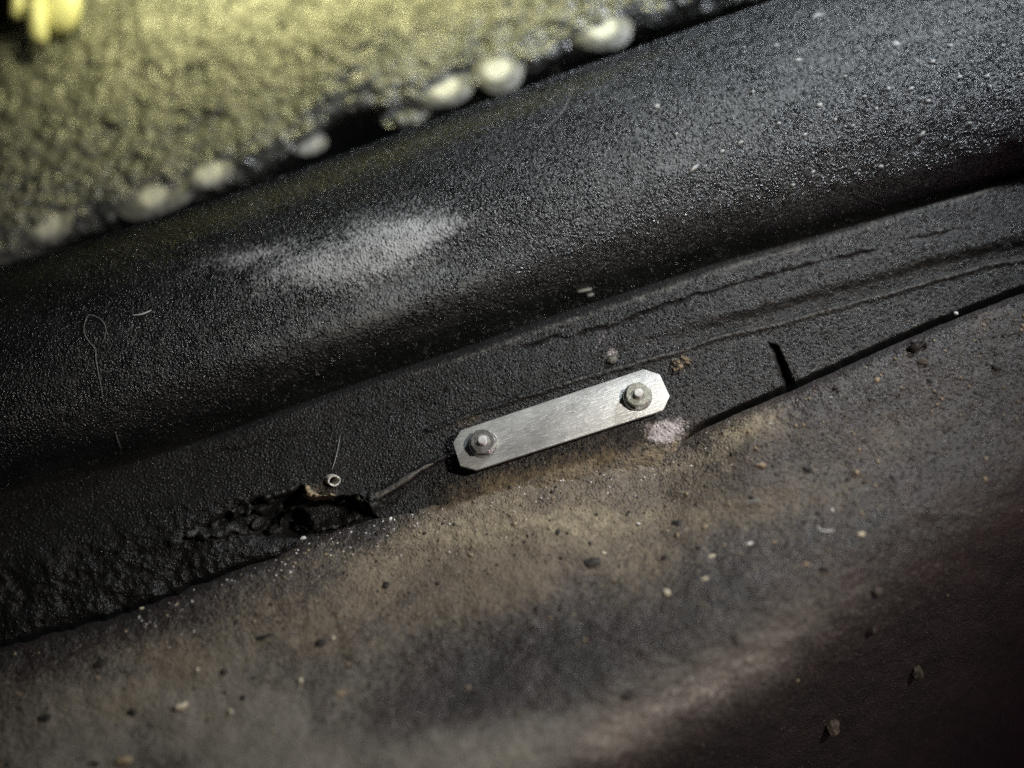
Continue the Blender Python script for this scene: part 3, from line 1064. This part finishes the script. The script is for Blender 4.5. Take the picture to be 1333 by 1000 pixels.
DC = 'dirt_clod'
dirt = [
    (DC, 1197, 450, 15, 9, 'clod', 'large jagged black clod by the floor edge at the right', 'dirt', 10, 0.9),
    (DC, 1202, 471, 9, 4.5, 'brownclod', 'flat brown clod just below the large jagged black clod', 'dirt', 0, 0.6),
    (DC, 1298, 480, 9, 5, 'clod', 'slanted black clod near the right picture edge', 'dirt', -35, 0.6),
    (DC, 1211, 495, 5, 3.2, 'clod', 'small black crumb below the flat brown clod', 'dirt', 0, 0.7),
    (DC, 1273, 512, 6, 2.2, 'clod', 'thin dark crumb below the slanted black clod', 'dirt', -15, 0.6),
    (DC, 1054, 612, 9, 5, 'clod', 'dark pointed clod on bare floor right of the tan dust', 'dirt', -10, 0.8),
    (DC, 989, 606, 8, 5, 'tanclod', 'tan crumb left of the dark pointed clod', 'dirt', 0, 0.6),
    (DC, 1104, 624, 4, 2.6, 'clod', 'tiny dark crumb, nearest one right of the dark pointed clod', 'dirt', 0, 0.6),
    (DC, 1127, 627, 6, 3, 'brownclod', 'small brown flake second right of the dark pointed clod', 'dirt', 0, 0.6),
    (DC, 1163, 622, 7, 2.2, 'clod', 'curved black sliver third right of the dark pointed clod', 'dirt', -45, 0.7),
    (DC, 697, 622, 12, 3.6, 'clod', 'black wedge shaped flake directly below the plate', 'dirt', -8, 0.7),
    (DC, 880, 681, 9, 4.5, 'clod', 'dark oval clod amid the tan dust streaks', 'dirt', 0, 0.7),
    (DC, 765, 733, 16, 6.5, 'clod', 'long dark clod with a pale chip at its right end', 'dirt', 14, 0.7),
    (DC, 866, 726, 5, 3.5, 'clod', 'small dark crumb between long dark clod and cream chips', 'dirt', 0, 0.6),
    (DC, 1074, 741, 6, 4, 'clod', 'round black crumb on the smooth middle floor', 'dirt', -30, 0.8),
    (DC, 1143, 768, 12, 6, 'brownclod', 'curved brown crumb at the start of the dark corner', 'dirt', -30, 0.8),
    (DC, 1135, 818, 8, 6, 'clod', 'black pea shaped clod below the curved brown crumb', 'dirt', -30, 0.9),
    (DC, 1191, 873, 9, 10, 'brownclod', 'upright brown pellet in the dark lower right corner', 'dirt', 0, 1.2),
    (DC, 1083, 942, 11, 11, 'brownclod', 'blurred round pellet, lowest one in the dark corner', 'dirt', 0, 1.2),
    (DC, 820, 903, 13, 6, 'clod', 'blurred dark ring shaped clod on the grey sheen', 'dirt', 0, 0.5),
    (DC, 956, 833, 13, 3, 'clod', 'straight dark splinter lying on the lit floor', 'dirt', -50, 0.8),
    (DC, 698, 792, 7, 4, 'clod', 'blurred dark crumb, left one of a pair below the long clod', 'dirt', 0, 0.6),
    (DC, 731, 792, 7, 4, 'clod', 'blurred dark crumb, right one of a pair below the long clod', 'dirt', 0, 0.6),
    (DC, 505, 761, 9, 4.5, 'clod', 'dark clod left of the long blurred cream streak', 'dirt', 0, 0.7),
    (DC, 420, 836, 10, 5, 'clod', 'blurred dark clod beside a small pale crumb', 'dirt', 10, 0.7),
    (DC, 346, 829, 14, 4, 'clod', 'low dark clod up and left of the clod beside a pale crumb', 'dirt', 10, 0.5),
    (DC, 292, 875, 9, 5, 'clod', 'blurred black clod up and right of the cream pebble', 'dirt', 0, 0.7),
    (DC, 316, 909, 6, 4, 'clod', 'small blurred dark crumb right of the cream pebble', 'dirt', 0, 0.7),
    (DC, 174, 929, 8, 5, 'clod', 'blurred dark clod left of the cream pebble', 'dirt', 0, 0.7),
    (DC, 60, 936, 10, 6, 'clod', 'blurred black clod near the left picture edge', 'dirt', 0, 0.7),
    (DC, 122, 994, 11, 5, 'clod', 'blurred dark clod cut by the bottom edge', 'dirt', 0, 0.6),
    (DC, 130, 862, 14, 5, 'clod', 'dark low clod in the shade at far lower left', 'dirt', 14, 0.5),
    ('grit_grain', 804, 581, 5.2, 4.4, 'whitechip', 'round white grain just below the plate', 'grit', 0, 1.0),
    ('grit_grain', 237, 919, 11, 7, 'chip', 'blurred cream pebble at lower left', 'grit', -10, 0.7),
    ('grit_grain', 160, 992, 10, 7, 'tanclod', 'blurred tan pebble at the bottom edge', 'grit', 0, 0.8),
    ('grit_grain', 433, 831, 5, 3.5, 'chip', 'small pale crumb touching a blurred dark clod', 'grit', 0, 0.7),
    ('grit_grain', 393, 885, 5, 4, 'chip', 'blurred cream dot above the tan streak', 'grit', 0, 0.8),
    ('grit_grain', 300, 927, 4, 3.5, 'chip', 'small blurred cream dot right of the cream pebble', 'grit', 0, 0.8),
    ('grit_grain', 258, 873, 5, 3.4, 'chip', 'pale crumb above the cream pebble', 'grit', 0, 0.8),
    ('grit_grain', 441, 904, 11, 4, 'tanclod', 'long blurred tan crumb on the lower left floor', 'grit', 20, 0.5),
    ('grit_grain', 975, 708, 6, 2.4, 'whitechip', 'slim white chip on the middle floor', 'grit', 14, 0.7),
    ('grit_grain', 1122, 696, 8, 2.8, 'chip', 'long cream chip on the right side of the floor', 'grit', -8, 0.7),
    ('grit_grain', 1009, 706, 6, 2.6, 'tanclod', 'tan chip right of the slim white chip', 'grit', 10, 0.6),
    ('grit_grain', 927, 725, 7, 2.4, 'chip', 'thin cream chip down and left of the slim white chip', 'grit', 8, 0.6),
    ('grit_grain', 917, 754, 6, 3.4, 'chip', 'cream chip, upper one of two below the tan dust', 'grit', 5, 0.7),
    ('grit_grain', 868, 772, 6, 4.2, 'chip', 'rounded cream chip, lower one of two below the tan dust', 'grit', 0, 0.8),
    ('grit_grain', 1050, 735, 7, 2.4, 'tanclod', 'flat tan chip beside the round black crumb', 'grit', 0, 0.5),
    ('grit_grain', 787, 720, 6, 2.6, 'chip', 'pale chip at the right end of the long dark clod', 'grit', 0, 0.6),
    ('grit_grain', 831, 682, 3.6, 3, 'whitechip', 'bright white speck in the tan dust streaks', 'grit', 0, 0.8),
    ('grit_grain', 1084, 664, 3.2, 2.8, 'whitechip', 'bright white speck above the long cream chip', 'grit', 0, 0.8),
    ('grit_grain', 1245, 409, 3.0, 2.6, 'whitechip', 'bright white speck on the floor lip at the right', 'grit', 0, 0.8),
    ('grit_grain', 395, 702, 5, 3.2, 'whitechip', 'white crumb at the foot of the torn sealer', 'grit', 20, 0.8),
    ('grit_grain', 508, 676, 3.6, 2.6, 'whitechip', 'white crumb on the floor edge right of torn sealer', 'grit', 10, 0.8),
    ('grit_grain', 183, 793, 6, 2.4, 'chip', 'pale sliver on the floor edge in the dark left', 'grit', 35, 0.8),
]
for a in dirt:
    grit(*a)

# countless fine grains: joined, as nobody could count them
rs = np.random.RandomState(99)
bm_light, bm_dark = bmesh.new(), bmesh.new()
for i in range(620):
    px = rs.uniform(-40, 1380)
    fyy = float(floor_y(px))
    py = fyy + 3 + abs(rs.normal()) * 130
    if py > 1060: continue
    if px > 1000 and py > 720 and rs.rand() < 0.6: continue
    r = rs.uniform(0.8, 2.3) * (1.0 if rs.rand() < 0.85 else 1.5)
    P = frame_at(flo_d, px, py, 0.0001, 5)
    d = float(flo_d(np.array([px]), np.array([py]))[0])
    kk = d / F * r
    tgt = bm_light if rs.rand() < 0.5 else bm_dark
    rr = bmesh.ops.create_icosphere(tgt, subdivisions=1, radius=1.0)
    mx = P @ Matrix.Rotation(rs.uniform(0, 6.28), 4, 'Z') @ Matrix.Diagonal((kk * rs.uniform(0.9, 1.7), kk, kk * 0.7, 1))
    for vtx in rr['verts']:
        vtx.co = mx @ (vtx.co * rs.uniform(0.8, 1.15))
bm_white = bmesh.new()
for i in range(170):
    if rs.rand() < 0.55:
        px = rs.uniform(180, 580)
        py = float(floor_y(px)) + 2 + abs(rs.normal()) * 26
    else:
        px = rs.normal(770, 110)
        py = float(floor_y(px)) + 4 + abs(rs.normal()) * 32
    P = frame_at(flo_d, px, py, 0.0001, 5)
    kk = MM * rs.uniform(0.5, 1.25)
    rr = bmesh.ops.create_icosphere(bm_white, subdivisions=1, radius=1.0)
    mx = P @ Matrix.Rotation(rs.uniform(0, 6.28), 4, 'Z') @ Matrix.Diagonal((kk * rs.uniform(0.9, 1.9), kk, kk * 0.8, 1))
    for vtx in rr['verts']:
        vtx.co = mx @ (vtx.co * rs.uniform(0.75, 1.15))
tag(bm_obj('bright_grit', bm_white, M['whitechip'], None, False), 'tiny bright grains along the upper edge of the floor panel', 'grit', kind='stuff')
tag(bm_obj('fine_grit', bm_light, M['tanclod']), 'fine tan grains scattered over the floor panel', 'grit', kind='stuff')
tag(bm_obj('fine_dirt', bm_dark, M['clod']), 'fine black grains scattered over the floor panel', 'dirt', kind='stuff')

# ---------------------------------------------------------------- fibres
def fibre(name, pts, wpx, surf, mk, label, cat='fibre', lift=0.0008):
    P = np.array(pts, float)
    # Catmull-Rom
    Q = np.vstack([2 * P[0] - P[1], P, 2 * P[-1] - P[-2]])
    out = []
    for i in range(1, len(Q) - 2):
        for t in np.linspace(0, 1, 10, endpoint=False):
            a, b, c, d = Q[i - 1], Q[i], Q[i + 1], Q[i + 2]
            out.append(0.5 * (2 * b + (c - a) * t + (2 * a - 5 * b + 4 * c - d) * t * t + (3 * b - a - 3 * c + d) * t ** 3))
    out.append(P[-1])
    out = np.array(out)
    dd = surf(out[:, 0], out[:, 1]) - lift
    W3 = unproj(out[:, 0], out[:, 1], dd) @ R.T + CAMPOS
    bm = bmesh.new()
    rad = wpx * MM / 2
    rows = []
    for i in range(len(W3)):
        a, b = max(i - 1, 0), min(i + 1, len(W3) - 1)
        t = Vector(W3[b] - W3[a]).normalized()
        s = t.cross(Vector(R @ np.array([0, 0, 1.0]))).normalized()
        w = t.cross(s)
        e = i / (len(W3) - 1)
        r = rad * (0.45 + 0.55 * min(1, 5 * e, 5 * (1 - e)))
        rows.append([bm.verts.new(Vector(W3[i]) + (s * math.cos(k * math.pi / 3) + w * math.sin(k * math.pi / 3)) * r) for k in range(6)])
    for A, B in zip(rows[:-1], rows[1:]):
        for k in range(6):
            bm.faces.new((A[k], A[(k + 1) % 6], B[(k + 1) % 6], B[k]))
    bm.faces.new(rows[0])
    bm.faces.new(list(reversed(rows[-1])))
    bmesh.ops.recalc_face_normals(bm, faces=bm.faces)
    o = bm_obj(name, bm, M[mk])
    return tag(o, label, cat)


fibre('fibre', [(172, 410.5), (183, 409.5), (190, 407), (197, 404)], 1.9, sill_depth, 'fibre', 'short bright white fibre on the dark panel at the left')
fibre('fibre', [(133, 447), (136, 440), (138, 428), (133, 418), (124, 412), (115, 411), (110, 422), (110, 434), (116, 445), (124, 455), (125, 468), (128, 485), (132, 505), (134, 520)],
      1.0, sill_depth, 'greyfibre', 'faint grey fibre loop with a hanging tail at the left')
fibre('fibre', [(745, 106), (744, 120), (738, 135), (728, 150), (714, 163), (700, 171)], 0.8, sill_depth, 'greyfibre', 'thin curved thread below the top edge of the panel')
fibre('fibre', [(443, 567), (440, 583), (436, 600), (432, 612)], 1.1, fl_d, 'greyfibre', 'thin thread hanging above the rivet sleeve')
fibre('fibre', [(150, 562), (153, 572), (157, 584)], 1.1, sill_depth, 'greyfibre', 'tiny thread low on the dark panel at far left')
fibre('fibre', [(966, 654), (976, 652), (988, 652), (999, 655)], 1.1, flo_d, 'greyfibre', 'faint arched fibre lying on the middle of the floor')
fibre('fibre', [(1063, 684), (1069, 690), (1077, 691.5), (1086, 690)], 1.4, lambda x, y: floor_depth(x, y, False) - 0.0022, 'fibre', 'short curved cream fibre left of the long cream chip')

# ---------------------------------------------------------------- pale flecks stuck on the sill
flecks = [(1064, 21, 10, 4), (1039, 79, 5, 3), (1167, 58, 6, 5), (1214, 81, 5, 2.6), (1249, 101, 4.4, 2.2), (1285, 100, 4.6, 2.2), (1186, 116, 5, 2), (1208, 132, 4.6, 2.4),
          (1156, 116, 4, 2.2), (1125, 126, 3.6, 2), (1067, 137, 5, 3), (1087, 156, 3.4, 1.8), (1013, 161, 3.6, 1.8), (1200, 175, 6, 2.2), (1110, 164, 3, 1.8), (1047, 176, 3.6, 2),
          (964, 186, 5, 1.6), (940, 197, 4, 2), (904, 219, 8, 2), (1147, 217, 4, 2), (1058, 224, 3.2, 1.8), (1032, 241, 3, 1.8), (1262, 161, 4, 2), (1328, 98, 4, 2),
          (1288, 113, 3.4, 2.2), (855, 139, 5, 3), (1140, 142, 3, 1.6), (1100, 100, 3, 1.8), (1236, 60, 3.6, 2), (980, 120, 3, 1.8), (760, 378, 12, 2.2), (768, 384, 5, 2),
          (880, 175, 3, 1.6), (1010, 60, 4, 2.4), (1305, 60, 3, 1.8)]
for i, (px, py, rx, ry) in enumerate(flecks):
    mw = frame_at(sill_depth, px, py, 0.0002, 5)
    d = float(sill_depth(np.array([float(px)]), np.array([float(py)]))[0])
    rs = np.random.RandomState(900 + i)
    bm = bmesh.new()
    rim, top_ = [], []
    for k in range(10):
        a = 2 * math.pi * k / 10
        r = rs.uniform(0.7, 1.2)
        rim.append(bm.verts.new((math.cos(a) * r * rx * d / F, math.sin(a) * r * ry * d / F * 1.2, -0.0004)))
        top_.append(bm.verts.new((math.cos(a) * r * 0.75 * rx * d / F, math.sin(a) * r * 0.75 * ry * d / F * 1.2, 0.00035)))
    for k in range(10):
        bm.faces.new((rim[k], rim[(k + 1) % 10], top_[(k + 1) % 10], top_[k]))
    bm.faces.new(top_)
    o = bm_obj('paint_fleck', bm, M['fleck'], sill)
    o.matrix_world = mw @ Matrix.Rotation(math.radians(28 + rs.uniform(-12, 12)), 4, 'Z')

# ---------------------------------------------------------------- far panel details
welds = [(65, 297, 21, 15), (203, 258, 30, 19), (275, 228, 19, 14), (402, 187, 16, 12), (580, 118, 23, 17), (648, 95, 21, 20), (785, 42, 23, 20), (530, 146, 22, 14)]
for i, (px, py, rx, ry) in enumerate(welds):
    mw = frame_at(far_depth, px, py, 0.0, 14)
    d = float(far_depth(np.array([float(px)]), np.array([float(py)]))[0])
    bm = bmesh.new()
    ring_lathe(bm, [(1.6, -0.3), (1.35, -0.06), (1.0, 0.08), (0.82, 0.15), (0.5, 0.20), (0.22, 0.20), (0.14, 0.15), (0.0, 0.14)], 24)
    rs = np.random.RandomState(70 + i)
    ph = rs.uniform(0, 6.28, 3)
    for vtx in bm.verts:
        a = math.atan2(vtx.co.y, vtx.co.x)
        r = 1 + 0.08 * math.sin(2 * a + ph[0]) + 0.05 * math.sin(3 * a + ph[1])
        vtx.co = Vector((vtx.co.x * r * rx * d / F, vtx.co.y * r * ry * d / F * 1.05, vtx.co.z * ry * d / F * 0.7 + 0.002))
    o = bm_obj('weld_spot', bm, M['weld'] if i != 7 else M['far'], far)
    cm = Matrix.Translation(mw.translation) @ Matrix(((*R[0], 0), (*R[1], 0), (*R[2], 0), (0, 0, 0, 1))) @ Matrix.Rotation(math.radians(14), 4, 'Z') @ Matrix.Rotation(math.radians(-25), 4, 'X')
    o.matrix_world = cm

# yellow-white plastic clip, upper left corner
pc = far_pt(78, 6, 0.012)
clip = bpy.data.objects.new('plastic_clip', None)
clip.empty_display_size = 0.01
link(clip)
CM = Matrix(((*R[0], 0), (*R[1], 0), (*R[2], 0), (0, 0, 0, 1)))
clip.matrix_world = Matrix.Translation(pc) @ CM
tag(clip, 'glossy pale yellow plastic clip with prongs in the upper left corner', 'clip')
kf = 0.53 / F
bm = bmesh.new()
ring_lathe(bm, [(0.0, -0.7), (0.6, -0.65), (0.92, -0.3), (1.0, 0.0), (0.9, 0.35), (0.6, 0.6), (0.0, 0.72)], 32)
for vtx in bm.verts:
    vtx.co = Vector((vtx.co.x * 30 * kf, vtx.co.y * 44 * kf, vtx.co.z * 26 * kf))
bm_obj('head', bm, M['clip'], clip)


def prong(x, y, r, ln, z, tilt, name='prong'):
    bm = bmesh.new()
    ring_lathe(bm, [(0.0, 0.05), (0.85, 0.0), (1.0, -0.2), (0.97, -ln * 0.8), (0.85, -ln * 0.95), (0.5, -ln), (0.0, -ln - 0.05)], 24)
    for vtx in bm.verts:
        x_, y_, z_ = vtx.co
        vtx.co = Vector((x_ * r * kf, z_ * r * kf, y_ * r * kf))
    o = bm_obj(name, bm, M['clip'], clip)
    o.location = (x * kf, y * kf, z * kf)
    o.rotation_euler = (0, 0, math.radians(tilt))
    return o


prong(-24, -2, 13, 4.6, 20, 3)
prong(-52, 8, 9, 3.6, 12, -6)
prong(-38, 16, 12, 2.2, 10, 60)

print('triangles', sum(len(o.data.polygons) * 2 for o in bpy.data.objects if o.type == 'MESH'))
